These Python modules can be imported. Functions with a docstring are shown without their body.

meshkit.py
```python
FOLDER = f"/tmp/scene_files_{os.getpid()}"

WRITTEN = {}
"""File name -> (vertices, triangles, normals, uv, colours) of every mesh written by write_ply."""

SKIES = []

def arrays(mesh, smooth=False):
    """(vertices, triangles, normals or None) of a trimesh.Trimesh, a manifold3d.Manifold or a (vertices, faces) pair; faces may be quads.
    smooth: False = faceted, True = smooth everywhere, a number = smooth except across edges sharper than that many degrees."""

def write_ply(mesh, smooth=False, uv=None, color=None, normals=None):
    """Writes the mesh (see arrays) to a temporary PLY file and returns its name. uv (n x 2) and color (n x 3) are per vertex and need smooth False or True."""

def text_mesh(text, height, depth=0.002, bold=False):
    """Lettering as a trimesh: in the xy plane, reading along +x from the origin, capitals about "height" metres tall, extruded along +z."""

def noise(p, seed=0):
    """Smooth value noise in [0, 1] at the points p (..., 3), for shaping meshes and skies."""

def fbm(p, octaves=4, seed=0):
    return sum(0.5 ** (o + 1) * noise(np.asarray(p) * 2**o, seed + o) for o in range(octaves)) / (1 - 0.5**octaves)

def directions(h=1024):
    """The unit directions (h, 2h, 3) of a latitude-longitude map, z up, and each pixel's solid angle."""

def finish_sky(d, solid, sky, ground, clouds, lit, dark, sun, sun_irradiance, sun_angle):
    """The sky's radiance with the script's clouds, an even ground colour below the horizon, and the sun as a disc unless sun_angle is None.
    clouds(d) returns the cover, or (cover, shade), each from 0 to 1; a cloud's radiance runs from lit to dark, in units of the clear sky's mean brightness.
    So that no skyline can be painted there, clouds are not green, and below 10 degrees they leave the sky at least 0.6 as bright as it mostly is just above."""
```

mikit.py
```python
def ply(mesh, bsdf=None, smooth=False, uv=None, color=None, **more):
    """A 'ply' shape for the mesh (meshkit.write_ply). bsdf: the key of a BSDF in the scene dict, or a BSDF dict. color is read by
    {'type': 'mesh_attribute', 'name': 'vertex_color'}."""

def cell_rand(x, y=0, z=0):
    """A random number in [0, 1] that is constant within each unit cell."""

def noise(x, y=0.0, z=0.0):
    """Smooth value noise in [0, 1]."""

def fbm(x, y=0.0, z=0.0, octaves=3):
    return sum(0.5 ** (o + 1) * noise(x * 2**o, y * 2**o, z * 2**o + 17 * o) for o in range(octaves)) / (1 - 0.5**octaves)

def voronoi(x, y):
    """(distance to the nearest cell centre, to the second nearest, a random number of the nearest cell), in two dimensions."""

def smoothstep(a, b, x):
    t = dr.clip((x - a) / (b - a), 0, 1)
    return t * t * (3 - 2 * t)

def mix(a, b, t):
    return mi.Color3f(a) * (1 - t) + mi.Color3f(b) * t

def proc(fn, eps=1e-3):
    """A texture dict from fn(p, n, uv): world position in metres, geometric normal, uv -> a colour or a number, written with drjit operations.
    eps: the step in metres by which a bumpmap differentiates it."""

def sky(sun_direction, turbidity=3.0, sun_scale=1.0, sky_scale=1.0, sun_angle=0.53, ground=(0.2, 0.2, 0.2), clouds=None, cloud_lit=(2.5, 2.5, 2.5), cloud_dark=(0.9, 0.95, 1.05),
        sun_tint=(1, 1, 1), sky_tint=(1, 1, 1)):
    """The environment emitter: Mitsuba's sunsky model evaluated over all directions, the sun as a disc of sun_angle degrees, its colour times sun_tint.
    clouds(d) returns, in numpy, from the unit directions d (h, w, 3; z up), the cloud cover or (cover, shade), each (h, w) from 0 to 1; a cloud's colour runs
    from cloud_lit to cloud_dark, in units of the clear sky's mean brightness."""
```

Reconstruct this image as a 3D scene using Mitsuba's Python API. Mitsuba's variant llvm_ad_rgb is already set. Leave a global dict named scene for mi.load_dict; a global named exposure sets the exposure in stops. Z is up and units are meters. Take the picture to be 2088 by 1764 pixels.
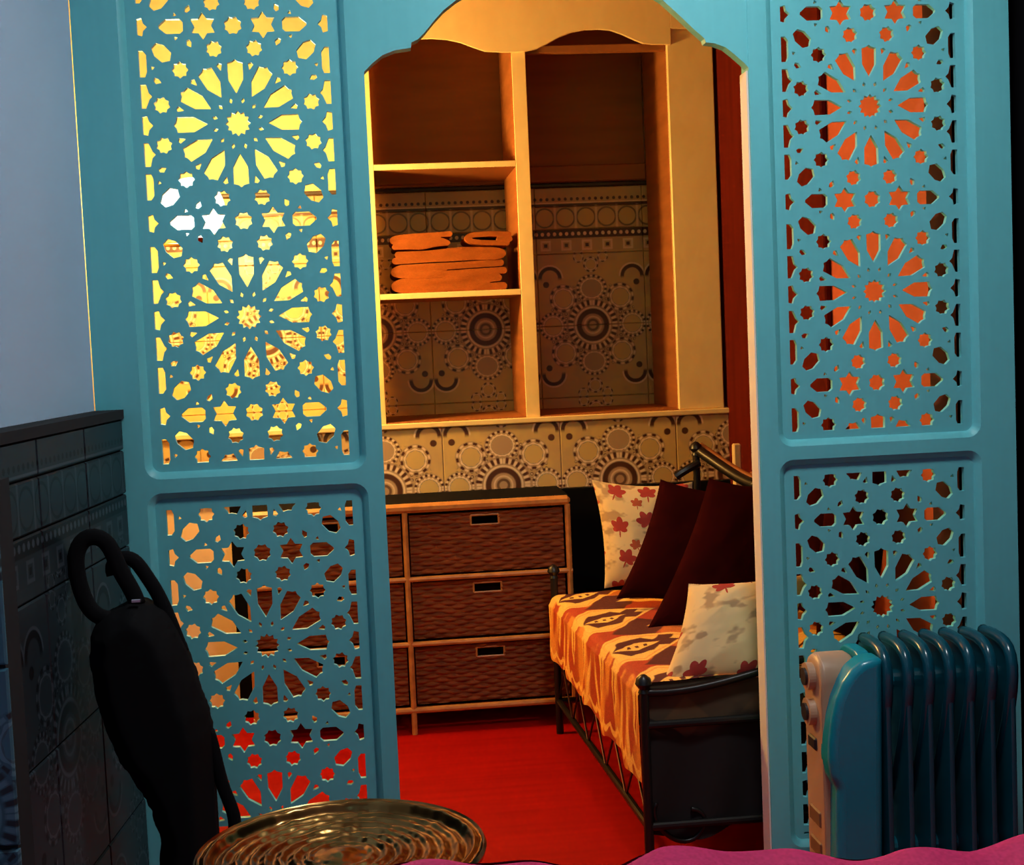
import math, random
import numpy as np, trimesh, manifold3d as m3
import drjit as dr, mitsuba as mi
import mikit
from mikit import ply, proc, noise, fbm, smoothstep, mix, cell_rand, voronoi
import shapely
from shapely.geometry import Polygon, Point, LineString, box as sbox
from shapely import affinity
from shapely.ops import unary_union

T = mi.ScalarTransform4f
random.seed(7); rng = np.random.default_rng(7)

# ------------------------------------------------------------------ camera, lights, exposure
IW, IH, FOC = 2088, 1764, 2800.0
EYE = np.array([0.0, 0.0, 1.2])
yaw, pitch, roll = np.radians([5.638, 3.92, 2.48])
FW = np.array([math.sin(yaw)*math.cos(pitch), math.cos(yaw)*math.cos(pitch), -math.sin(pitch)])
R0 = np.cross(FW, [0, 0, 1]); R0 /= np.linalg.norm(R0)
U0 = np.cross(R0, FW)
UP = U0*math.cos(roll) + R0*math.sin(roll)
RT = R0*math.cos(roll) - U0*math.sin(roll)
scene = {'type': 'scene'}
labels = {}
exposure = 1.9
scene['camera'] = {'type': 'perspective', 'fov': math.degrees(2*math.atan(IW/2/FOC)), 'fov_axis': 'x', 'near_clip': 0.02, 'far_clip': 60.0,
                   'to_world': T().look_at(origin=EYE.tolist(), target=(EYE+FW).tolist(), up=UP.tolist())}
LAMP = (-0.500, 4.11, 1.615)                       # glowing globe of the wall lamp in the alcove
LAMP_R = 0.092
LAMP_RAD = [74.0, 45.5, 12.5]                       # warm bulb
CEIL_RAD = [17.5, 18.5, 18.5]                       # neutral ceiling lamp of the front room
CEIL_AT, CEIL2_AT = (0.62, 1.85, 2.55), (-0.45, -0.65, 2.55)
CEIL2_RAD = [1.2, 3.0, 4.5]                       # bluish second lamp behind the viewer


def P(px, py, d):
    """Point on the plane Y = d seen at a place of the 2088 x 1764 picture: only used to measure the room."""
    v = FW*FOC + RT*(px-IW/2) - UP*(py-IH/2)
    return EYE + v*(d/v[1])


def X(px, py, d): return float(P(px, py, d)[0])
def Z(px, py, d): return float(P(px, py, d)[2])


# ------------------------------------------------------------------ materials
def add_bsdf(key, d):
    d['id'] = key
    scene[key] = d


def principled(col, rough=0.5, **k):
    bc = {'type': 'rgb', 'value': list(col)} if isinstance(col, (tuple, list)) else col
    return {'type': 'twosided', 'bsdf': {'type': 'principled', 'base_color': bc, 'roughness': rough, **k}}


def bumped(bsdf, fn, scale=1.0, eps=1e-3):
    inner = bsdf['bsdf'] if bsdf['type'] == 'twosided' else bsdf
    return {'type': 'twosided', 'bsdf': {'type': 'bumpmap', 'arbitrary': proc(fn, eps), 'scale': scale, 'bsdf': inner}}


def teal_fn(p, n, uv):
    f = fbm(p.x*9, p.y*9, p.z*2.2, 3)
    s = fbm(p.x*120, p.y*60, p.z*6, 2)
    return mix((0.115, 0.50, 0.55), (0.155, 0.57, 0.62), f*0.7 + s*0.3)


def plaster_fn(p, n, uv):
    f = fbm(p.x*3, p.y*3, p.z*3, 4)
    return mix((0.31, 0.45, 0.60), (0.37, 0.51, 0.66), f)


def warmwall_fn(p, n, uv):
    f = fbm(p.x*4, p.y*4, p.z*4, 4)
    return mix((0.72, 0.50, 0.28), (0.80, 0.58, 0.34), f)


def redwall_fn(p, n, uv):
    f = fbm(p.x*5, p.y*7, p.z*5, 4)
    return mix((0.36, 0.055, 0.020), (0.50, 0.085, 0.032), f)


def pine_fn(p, n, uv):
    g = fbm(p.x*14, p.y*6, p.z*14, 3)
    k = noise(p.x*60 + 4*g, p.y*10, p.z*9)
    return mix((0.82, 0.58, 0.27), (0.92, 0.69, 0.35), g*0.6 + k*0.4)


def darkwood_fn(p, n, uv):
    g = fbm(p.x*4, p.y*4, p.z*30, 3)
    return mix((0.22, 0.060, 0.013), (0.34, 0.10, 0.022), g)


def maroon_fn(p, n, uv):
    g = fbm(p.x*30, p.y*30, p.z*3, 3)
    return mix((0.055, 0.003, 0.001), (0.085, 0.005, 0.002), g)


def floor_fn(p, n, uv):
    g = fbm(p.x*3, p.y*40, 0, 3)
    h = fbm(p.x*5, p.y*5, 2, 3)
    return mix((0.25, 0.0012, 0.0008), (0.40, 0.003, 0.0015), g*0.5 + h*0.5)


# --- printed tile: field of rings, gears and curls, with a border on top; a = along the wall, z = height, ztop = upper edge of the dado
PX_, PZ_ = 0.39, 0.518


def band(d, r, w):
    return smoothstep(w, w*0.45, dr.abs(d - r))


def tile_print(a, z, ztop, ring_a, ring_z, tan, cream, brown, mauve):
    fa = (a - ring_a)/PX_
    fz = (z - ring_z)/PZ_
    x = dr.abs(fa - dr.floor(fa + 0.5))*PX_
    y = dr.abs(fz - dr.floor(fz + 0.5))*PZ_
    c = mix(tan, tan, 0.0)
    blot = fbm(a*16, z*16, 3.0, 3)
    c = mix(c, mauve, smoothstep(0.40, 0.62, blot)*0.35)
    # round fields in mauve between the rings
    dd = dr.sqrt(x*x + y*y)
    c = mix(c, mauve, smoothstep(0.15, 0.13, dd)*0.6)
    # little dots between the motifs
    gx, gz = a/0.0165, z/0.0165
    dot = dr.sqrt(dr.square(gx - dr.floor(gx) - 0.5) + dr.square(gz - dr.floor(gz) - 0.5))
    near = smoothstep(0.170, 0.155, dr.maximum(dd, dr.abs(y)*0.9 + 0.035))
    c = mix(c, brown, near*smoothstep(0.40, 0.30, dot)*0.75)
    c = mix(c, cream, near*smoothstep(0.20, 0.12, dot)*0.8)

    def gear(c, cx, cy, r, teeth, ox=1.0, oy=1.0, inner=None):
        u, v = (x - cx)/ox, (y - cy)/oy
        d = dr.sqrt(u*u + v*v)
        th = dr.atan2(v, u)
        t = dr.sin(th*teeth)
        rs = r*(1 + 0.05*t)
        c = mix(c, mauve, smoothstep(r*1.50, r*1.42, d)*0.8)
        c = mix(c, brown, band(d, r*1.26, r*0.16)*smoothstep(0.1, 0.5, -t))
        c = mix(c, cream, band(d, r*1.26, r*0.13)*smoothstep(0.2, 0.6, t)*0.9)
        c = mix(c, cream, smoothstep(rs*1.06, rs*1.01, d))
        c = mix(c, brown, band(d, r*0.85, r*0.07)*0.55)
        c = mix(c, inner if inner is not None else tan, smoothstep(rs*0.86, rs*0.80, d))
        return c

    c = gear(c, 0.104, 0.098, 0.036, 9)                 # scalloped flowers
    c = gear(c, 0.145, 0.0, 0.036, 17)                  # small gears at the joints
    c = gear(c, 0.0, 0.132, 0.036, 17, 1.12, 1.0, mauve)  # ovals
    c = gear(c, 0.0, 0.218, 0.020, 7)
    c = gear(c, 0.044, 0.245, 0.014, 5)
    # the great ring
    th = dr.atan2(y, x)
    c = mix(c, mauve, smoothstep(0.098, 0.094, dd))
    c = mix(c, brown, band(dd, 0.082, 0.014)*smoothstep(0.0, 0.5, -dr.sin(th*26)))
    c = mix(c, cream, band(dd, 0.080, 0.012)*smoothstep(0.1, 0.6, dr.sin(th*26)))
    c = mix(c, cream, band(dd, 0.062, 0.006))
    c = mix(c, brown, band(dd, 0.050, 0.013))
    c = mix(c, mauve, smoothstep(0.040, 0.036, dd))
    c = mix(c, cream, band(dd, 0.030, 0.004)*0.7)
    c = mix(c, brown, band(dd, 0.018, 0.006)*0.8)
    # curls beside the joints
    u, v = x - 0.150, y - 0.172
    d2 = dr.sqrt(u*u + v*v)
    c = mix(c, brown, band(d2, 0.036, 0.009)*smoothstep(-0.010, 0.004, v))
    c = mix(c, cream, band(d2, 0.046, 0.004)*smoothstep(-0.004, 0.006, v))
    u, v = x - 0.165, y - 0.150
    c = mix(c, brown, smoothstep(0.013, 0.009, dr.sqrt(u*u + v*v)))
    # border
    h = ztop - z
    bc = mix(mix(tan, mauve, 0.45), brown, 0.10*blot)
    m = a/0.022
    fm = dr.abs(m - dr.floor(m) - 0.5)
    bc = mix(bc, brown, smoothstep(0.30, 0.22, dr.sqrt(dr.square(fm) + dr.square((h - 0.042)/0.022))))
    bc = mix(bc, cream, band(h, 0.055, 0.003))
    bc = mix(bc, brown, band(h, 0.063, 0.0065))
    md = a/0.075
    f2 = (md - dr.floor(md) - 0.5)*0.075
    d3 = dr.sqrt(dr.square(f2) + dr.square(h - 0.108))
    bc = mix(bc, tan, smoothstep(0.034, 0.032, d3)*0.8)
    bc = mix(bc, brown, band(d3, 0.033, 0.004)*0.75)
    bc = mix(bc, cream, band(dr.abs(f2), 0.0375, 0.006)*smoothstep(0.045, 0.040, dr.abs(h - 0.108))*0.6)
    bc = mix(bc, brown, smoothstep(0.017, 0.014, dr.abs(h - 0.166)))
    fb = dr.abs(m - dr.floor(m) - 0.5)
    bc = mix(bc, cream, smoothstep(0.34, 0.24, dr.sqrt(dr.square(fb) + dr.square((h - 0.166)/0.024))))
    sq = a/0.075
    f3 = dr.abs(sq - dr.floor(sq) - 0.5)*0.075
    q = dr.maximum(f3, dr.abs(h - 0.207))
    bc = mix(bc, cream, band(q, 0.015, 0.005)*0.8)
    bc = mix(bc, brown, smoothstep(0.007, 0.005, q))
    return mix(c, bc, smoothstep(0.231, 0.227, h))


RING_A, RING_Z = 0.408, 1.236


def tile_back_fn(p, n, uv):
    return tile_print(p.x, p.z, 1.732, RING_A, RING_Z, (0.60, 0.40, 0.155), (0.80, 0.60, 0.42), (0.070, 0.022, 0.010), (0.44, 0.28, 0.17))


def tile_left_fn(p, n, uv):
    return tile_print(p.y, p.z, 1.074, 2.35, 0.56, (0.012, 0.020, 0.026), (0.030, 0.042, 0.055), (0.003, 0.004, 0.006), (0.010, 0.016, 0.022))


def tile_pier_fn(p, n, uv):
    return tile_print(p.x, p.z, 1.074, -0.62, 0.56, (0.030, 0.115, 0.16), (0.075, 0.17, 0.22), (0.006, 0.016, 0.024), (0.024, 0.09, 0.13))


# --- woven throw: u = across the bed (0 at the bed's left edge, negative down the side), v = along the bed, in metres
def hexd(u, v, ax, az):
    return dr.maximum(dr.abs(u)/ax, dr.abs(u)/ax*0.5 + dr.abs(v)/az)


def throw_fn(p, n, uv):
    u, v = uv.x, uv.y
    wob = (noise(u*26, v*26, 1.0) - 0.5)*0.012
    u = u + wob
    v = v + (noise(u*30, v*22, 5.0) - 0.5)*0.012
    per = 0.345
    fv = (v - 0.012)/per
    iv = dr.floor(fv + 0.5)
    y = (fv - iv)*per                                  # distance from the middle of a motif, positive away from the near end
    gold, red, dark, orange = (0.86, 0.47, 0.095), (0.40, 0.040, 0.010), (0.075, 0.009, 0.007), (0.70, 0.24, 0.035)
    y0 = (v - 0.012) - 0.55*(dr.maximum(u, 0.0) - 0.08)      # the woven rows run askew
    f0 = y0/per
    y0 = (f0 - dr.floor(f0 + 0.5))*per
    ya = dr.abs(y0)
    yo = per*0.5 - ya                                  # distance from the line between two motifs
    c = mix(red, orange, smoothstep(0.45, 0.6, noise(u*9, v*5, 4.0))*0.5)
    # dark slanting fields between the motifs of the first column
    c = mix(c, dark, smoothstep(0.072, 0.064, dr.abs(u - 0.150)*0.70 + yo*0.62))
    # first column: arrow pointing across the bed
    head = dr.select(u > 0.07, (u - 0.07)*0.50, (0.07 - u)*0.30)
    d1 = ya*0.62 + head
    c = mix(c, gold, smoothstep(0.090, 0.084, d1)*smoothstep(-0.01, 0.005, u))
    c = mix(c, orange, band(d1, 0.076, 0.004)*0.6)
    hx = dr.maximum(ya*0.80, ya*0.42 + dr.abs(u - 0.080)*0.80)
    c = mix(c, dark, smoothstep(0.060, 0.055, hx))
    c = mix(c, dark, smoothstep(0.026, 0.020, dr.abs(ya - 0.020)*0.7 + dr.abs(u - 0.160)*0.6))
    in_ = ya*0.85 + dr.abs(u - 0.080)*0.48
    c = mix(c, gold, smoothstep(0.034, 0.030, in_))
    c = mix(c, dark, smoothstep(0.008, 0.005, dr.abs(ya - 0.004))*smoothstep(0.040, 0.034, dr.abs(u - 0.080))*smoothstep(0.1, 0.5, dr.sin(u*260)))
    # second column: lozenges with a dark contour
    d2 = dr.abs(u - 0.315)*0.58 + yo*0.62
    c = mix(c, gold, smoothstep(0.090, 0.084, d2))
    c = mix(c, dark, band(d2, 0.062, 0.005))
    c = mix(c, orange, smoothstep(0.056, 0.050, d2))
    c = mix(c, dark, band(d2, 0.034, 0.004))
    c = mix(c, gold, smoothstep(0.028, 0.022, d2))
    d3 = dr.abs(u - 0.52)*0.58 + ya*0.62
    c = mix(c, gold, smoothstep(0.088, 0.082, d3))
    c = mix(c, dark, band(d3, 0.05, 0.006))
    # the side that hangs down: golden legs under every motif, flames between
    q = -u
    cs = mix(red, orange, smoothstep(0.35, 0.65, noise(v*26, q*5, 2.0)))
    leg = dr.abs(ya - 0.070) - 0.034*(1 - q/0.15)
    cs = mix(cs, gold, smoothstep(0.006, -0.004, leg)*smoothstep(0.15, 0.13, q))
    cs = mix(cs, red, band(ya, 0.066, 0.006)*smoothstep(0.02, 0.04, q)*smoothstep(0.12, 0.10, q))
    fl = yo - 0.050*(q - 0.02)/0.14
    cs = mix(cs, gold, smoothstep(0.006, -0.006, dr.abs(fl) - 0.012)*smoothstep(0.01, 0.03, q))
    cs = mix(cs, red, smoothstep(0.030, 0.012, yo)*0.9)
    zig = q - 0.165 - 0.020*dr.abs(dr.sin(v*55))
    cs = mix(cs, gold, smoothstep(0.012, 0.006, dr.abs(zig - 0.012)))
    c = mix(c, cs, smoothstep(0.006, -0.006, u))
    weave = noise(u*420, v*420, 3.0)
    return c*(0.85 + 0.3*weave)


def shaded_end_fn(p, n, uv):
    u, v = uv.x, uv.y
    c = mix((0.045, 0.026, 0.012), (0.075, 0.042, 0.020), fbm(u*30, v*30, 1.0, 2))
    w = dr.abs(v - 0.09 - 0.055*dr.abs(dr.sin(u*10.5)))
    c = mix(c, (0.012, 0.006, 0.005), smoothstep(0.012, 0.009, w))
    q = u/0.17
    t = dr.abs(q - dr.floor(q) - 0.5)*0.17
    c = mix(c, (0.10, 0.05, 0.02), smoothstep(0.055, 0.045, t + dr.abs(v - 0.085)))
    return mix(c, (0.004, 0.002, 0.002), smoothstep(0.11, 0.14, v + 0.05*noise(u*9, v*9, 1.0)))  # fades to near black lower down: under-bed shade put into the colour


# --- maple leaves on a pale cushion
def floral_fn(p, n, uv):
    u, v = uv.x, uv.y
    base = mix((0.68, 0.49, 0.22), (0.76, 0.57, 0.29), fbm(u*9, v*9, 1.0, 2))
    sm = fbm(u*26 + 3, v*40, 7.0, 3)
    c = mix(base, (0.30, 0.17, 0.08), smoothstep(0.55, 0.72, sm)*0.75)
    for s, off, size, tone in ((0.105, 0.0, 0.034, (0.34, 0.028, 0.020)), (0.15, 0.37, 0.021, (0.40, 0.07, 0.025))):
        gu, gv = u/s + off, v/s + off*1.7
        iu, iv = dr.floor(gu), dr.floor(gv)
        ox = 0.5 + (cell_rand(iu, iv, 3) - 0.5)*0.35
        oy = 0.5 + (cell_rand(iu, iv, 4) - 0.5)*0.35
        x, y = (gu - iu - ox)*s, (gv - iv - oy)*s
        tw = (cell_rand(iu, iv, 5) - 0.5)*1.6
        rx, ry = x*dr.cos(tw) - y*dr.sin(tw), x*dr.sin(tw) + y*dr.cos(tw)
        hit = mi.Float(9.0)
        for ang, ln, wd in ((90, 1.05, 0.30), (40, 0.98, 0.27), (140, 0.98, 0.27), (-8, 0.66, 0.22), (188, 0.66, 0.22), (-90, 0.75, 0.06)):
            ca, sa = math.cos(math.radians(ang)), math.sin(math.radians(ang))
            al, pe = (rx*ca + ry*sa)/size, (-rx*sa + ry*ca)/size
            hit = dr.minimum(hit, dr.square((al - ln*0.5)/(ln*0.5)) + dr.square(pe/wd))
        on = smoothstep(1.15, 0.90, hit)*dr.select(cell_rand(iu, iv, 6) > 0.12, 1.0, 0.0)
        c = mix(c, tone, on)
    return c


def velvet_fn(p, n, uv):
    g = fbm(p.x*20, p.y*20, p.z*20, 3)
    return mix((0.014, 0.0007, 0.0009), (0.026, 0.0013, 0.0017), g)


def wicker_fn(p, n, uv):
    g = noise(p.x*30, p.y*5, p.z*130)
    k = fbm(p.x*7, p.y*7, p.z*7, 2)
    return mix((0.085, 0.013, 0.003), (0.29, 0.070, 0.014), g*0.75 + k*0.25)


def cane_fn(p, n, uv):
    g = fbm(p.x*40, p.y*20, p.z*40, 3)
    return mix((0.36, 0.125, 0.028), (0.62, 0.26, 0.062), g)


def towel_fn(p, n, uv):
    g = noise(p.x*380, p.y*380, p.z*380)
    h = fbm(p.x*12, p.y*12, p.z*12, 2)
    return mix((0.22, 0.044, 0.002), (0.35, 0.076, 0.004), 0.5*g + 0.5*h)


def quilt_fn(p, n, uv):
    g = fbm(p.x*8, p.y*8, 1.0, 3)
    w = noise(p.x*300, p.y*300, 2.0)
    return mix((0.38, 0.012, 0.075), (0.60, 0.025, 0.14), 0.6*g + 0.4*w)


def brass_fn(p, n, uv):
    g = fbm(p.x*25, p.y*25, 1.0, 3)
    return mix((0.13, 0.055, 0.012), (0.48, 0.26, 0.085), g)


def black_fabric_fn(p, n, uv):
    g = noise(p.x*500, p.y*500, p.z*500)
    return mix((0.002, 0.002, 0.0025), (0.004, 0.004, 0.005), g)


add_bsdf('m_teal', principled(proc(teal_fn), 0.42, specular=0.4))
add_bsdf('m_plaster', principled(proc(plaster_fn), 0.75))
add_bsdf('m_warmwall', principled(proc(warmwall_fn), 0.8))
add_bsdf('m_redwall', principled(proc(redwall_fn), 0.75))
add_bsdf('m_pine', principled(proc(pine_fn), 0.45))
add_bsdf('m_darkwood', principled(proc(darkwood_fn), 0.6))
add_bsdf('m_maroon', principled(proc(maroon_fn), 0.9, specular=0.08))
add_bsdf('m_floor', principled(proc(floor_fn), 0.6, specular=0.12))
add_bsdf('m_tile', principled(proc(tile_back_fn), 0.35))
add_bsdf('m_tile_left', principled(proc(tile_left_fn), 0.4, specular=0.25))
add_bsdf('m_tile_pier', principled(proc(tile_pier_fn), 0.4))
add_bsdf('m_grout', principled((0.22, 0.16, 0.11), 0.9))
add_bsdf('m_grout_dark', principled((0.004, 0.005, 0.007), 0.9))
add_bsdf('m_darktrim', principled((0.03, 0.018, 0.012), 0.4))
add_bsdf('m_throw', principled(proc(throw_fn), 0.8))
add_bsdf('m_shaded_end', principled(proc(shaded_end_fn), 0.85))
add_bsdf('m_floral', principled(proc(floral_fn), 0.8))
add_bsdf('m_velvet', principled(proc(velvet_fn), 0.95, specular=0.03))
add_bsdf('m_wicker', principled(proc(wicker_fn), 0.6, specular=0.25))
add_bsdf('m_cane', principled(proc(cane_fn), 0.45))
add_bsdf('m_towel', principled(proc(towel_fn), 0.95))
add_bsdf('m_quilt', principled(proc(quilt_fn), 0.7, specular=0.3))
add_bsdf('m_brass', principled(proc(brass_fn), 0.22, metallic=1.0))
add_bsdf('m_iron', principled((0.012, 0.011, 0.011), 0.35, metallic=0.4))
add_bsdf('m_black', principled(proc(black_fabric_fn), 0.85, specular=0.15))
add_bsdf('m_black_plastic', principled((0.012, 0.012, 0.014), 0.4))
add_bsdf('m_rad', principled((0.003, 0.20, 0.28), 0.25, specular=0.45, clearcoat=0.3, clearcoat_gloss=0.9))
add_bsdf('m_beige', principled((0.42, 0.26, 0.16), 0.4))
add_bsdf('m_rad_fin', principled((0.002, 0.055, 0.085), 0.22, specular=0.5))
add_bsdf('m_slot', principled((0.16, 0.075, 0.035), 0.5))
add_bsdf('m_chrome', principled((0.7, 0.7, 0.72), 0.2, metallic=1.0))
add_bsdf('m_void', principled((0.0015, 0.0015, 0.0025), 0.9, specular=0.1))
add_bsdf('m_cream', principled((0.75, 0.72, 0.66), 0.7))
add_bsdf('m_shade', principled((0.8, 0.8, 0.78), 0.6))
add_bsdf('m_mattress', principled((0.35, 0.12, 0.08), 0.9))


# ------------------------------------------------------------------ mesh helpers
def key_for(name, parent=None):
    base = name if parent is None else parent + '__' + name
    if base not in used:
        used.add(base); return base
    i = 1
    while f'{base}_{i:03d}' in used: i += 1
    k = f'{base}_{i:03d}'; used.add(k); return k


used = set()


def thing(name, label, cat, group=None):
    k = key_for(name)
    labels[k] = {'label': label, 'category': cat}
    if group: labels[k]['group'] = group
    return k


def obj(name, mesh, m, parent=None, smooth=False, label=None, cat=None, group=None, kind=None, **kw):
    k = key_for(name, parent)
    scene[k] = ply(mesh, m, smooth, **kw)
    d = {}
    if label: d['label'] = label
    if cat: d['category'] = cat
    if group: d['group'] = group
    if kind: d['kind'] = kind
    if d: labels[k] = d
    return k


def struct(name, mesh, m, parent=None, label=None, smooth=False):
    k = key_for(name, parent)
    scene[k] = ply(mesh, m, smooth)
    if parent is None:
        labels[k] = {'kind': 'structure', 'label': label or name.replace('_', ' ')}
    elif label:
        labels[k] = {'label': label}
    return k


def bx(x0, x1, y0, y1, z0, z1):
    b = trimesh.creation.box(extents=[x1-x0, y1-y0, z1-z0])
    b.apply_translation([(x0+x1)/2, (y0+y1)/2, (z0+z1)/2])
    return b


def cbox(x0, x1, y0, y1, z0, z1, c=0.003):
    """Box with chamfered edges."""
    pts = []
    for x, sx in ((x0, 1), (x1, -1)):
        for y, sy in ((y0, 1), (y1, -1)):
            for z, sz in ((z0, 1), (z1, -1)):
                pts += [(x+sx*c, y+sy*c, z), (x+sx*c, y, z+sz*c), (x, y+sy*c, z+sz*c)]
    return trimesh.convex.convex_hull(np.array(pts))


def cat(*ms): return trimesh.util.concatenate([m for m in ms])


def man(m):
    mm = m.to_mesh()
    return trimesh.Trimesh(mm.vert_properties[:, :3], mm.tri_verts, process=False)


def xz_extrude(poly, y0, y1):
    """A polygon in (x, z) as a slab between y0 and y1."""
    parts = []
    for g in getattr(poly, 'geoms', [poly]):
        if g.is_empty or g.area < 1e-9: continue
        m = trimesh.creation.extrude_polygon(g, y1-y0, engine='earcut')
        v = m.vertices.copy()
        m.vertices = np.stack([v[:, 0], y1 - v[:, 2], v[:, 1]], 1)
        parts.append(m)
    return cat(*parts)


def tube(pts, r, n=10, flat=1.0, flat_axis=None, cap=True):
    pts = np.asarray(pts, float)
    if np.isscalar(r): r = np.full(len(pts), r)
    tang = np.gradient(pts, axis=0)
    tang /= np.linalg.norm(tang, axis=1, keepdims=True) + 1e-12
    up = np.array(flat_axis if flat_axis is not None else ([0, 0, 1] if abs(tang[0][2]) < 0.9 else [1, 0, 0]), float)
    V, Fs = [], []
    for i, (p, t) in enumerate(zip(pts, tang)):
        a = np.cross(up, t)
        if np.linalg.norm(a) < 1e-6: a = np.cross([0.3, 0.9, 0.1], t)
        a /= np.linalg.norm(a)
        b = np.cross(t, a)
        up = b if flat_axis is None else up
        for k in range(n):
            th = 2*math.pi*k/n
            V.append(p + r[i]*(math.cos(th)*a + flat*math.sin(th)*b))
    for i in range(len(pts)-1):
        for k in range(n):
            q = i*n+k; s = i*n+(k+1) % n
            Fs += [(q, s, s+n), (q, s+n, q+n)]
    if cap:
        V += [pts[0], pts[-1]]
        c0, c1 = len(V)-2, len(V)-1
        L = (len(pts)-1)*n
        for k in range(n):
            Fs += [(c0, (k+1) % n, k), (c1, L+k, L+(k+1) % n)]
    return trimesh.Trimesh(np.array(V), np.array(Fs), process=False)


def curve(pts, n=40):
    from scipy.interpolate import CubicSpline
    pts = np.asarray(pts, float)
    s = np.r_[0, np.cumsum(np.linalg.norm(np.diff(pts, axis=0), axis=1))]
    return CubicSpline(s, pts)(np.linspace(0, s[-1], n))


def lathe(prof, n=48, center=(0, 0, 0)):
    """prof: (r, z) points."""
    m = trimesh.creation.revolve(np.asarray(prof, float), sections=n)
    m.apply_translation(center)
    return m


def sphere(c, r, sub=3):
    m = trimesh.creation.icosphere(subdivisions=sub, radius=r)
    m.apply_translation(c)
    return m


def grid_mesh(Pts):
    """Pts (a, b, 3) -> mesh."""
    a, b = Pts.shape[:2]
    i = np.arange(a*b).reshape(a, b)
    q = np.stack([i[:-1, :-1], i[:-1, 1:], i[1:, 1:], i[1:, :-1]], -1).reshape(-1, 4)
    f = np.vstack([q[:, [0, 1, 2]], q[:, [0, 2, 3]]])
    return trimesh.Trimesh(Pts.reshape(-1, 3), f, process=False)


def sm(x, a, b):
    t = np.clip((x-a)/(b-a), 0, 1)
    return t*t*(3-2*t)


# ------------------------------------------------------------------ the setting
DS = 2.80                 # front of the wooden partition
DB = 4.50                 # back wall below the ledge
DN = 4.93                 # back of the recess above the ledge
WL_OUT = lambda d: -0.556 + 0.085*(d-DS)        # plaster of the front room's left wall
DADO = lambda d: -0.505 + 0.085*(d-DS)          # face of its tiled dado
AX0, AX1 = -0.72, 1.19    # alcove side walls
CEIL = 2.55
ZL = Z(780, 868, DB) + 0.004    # top of the ledge

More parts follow.
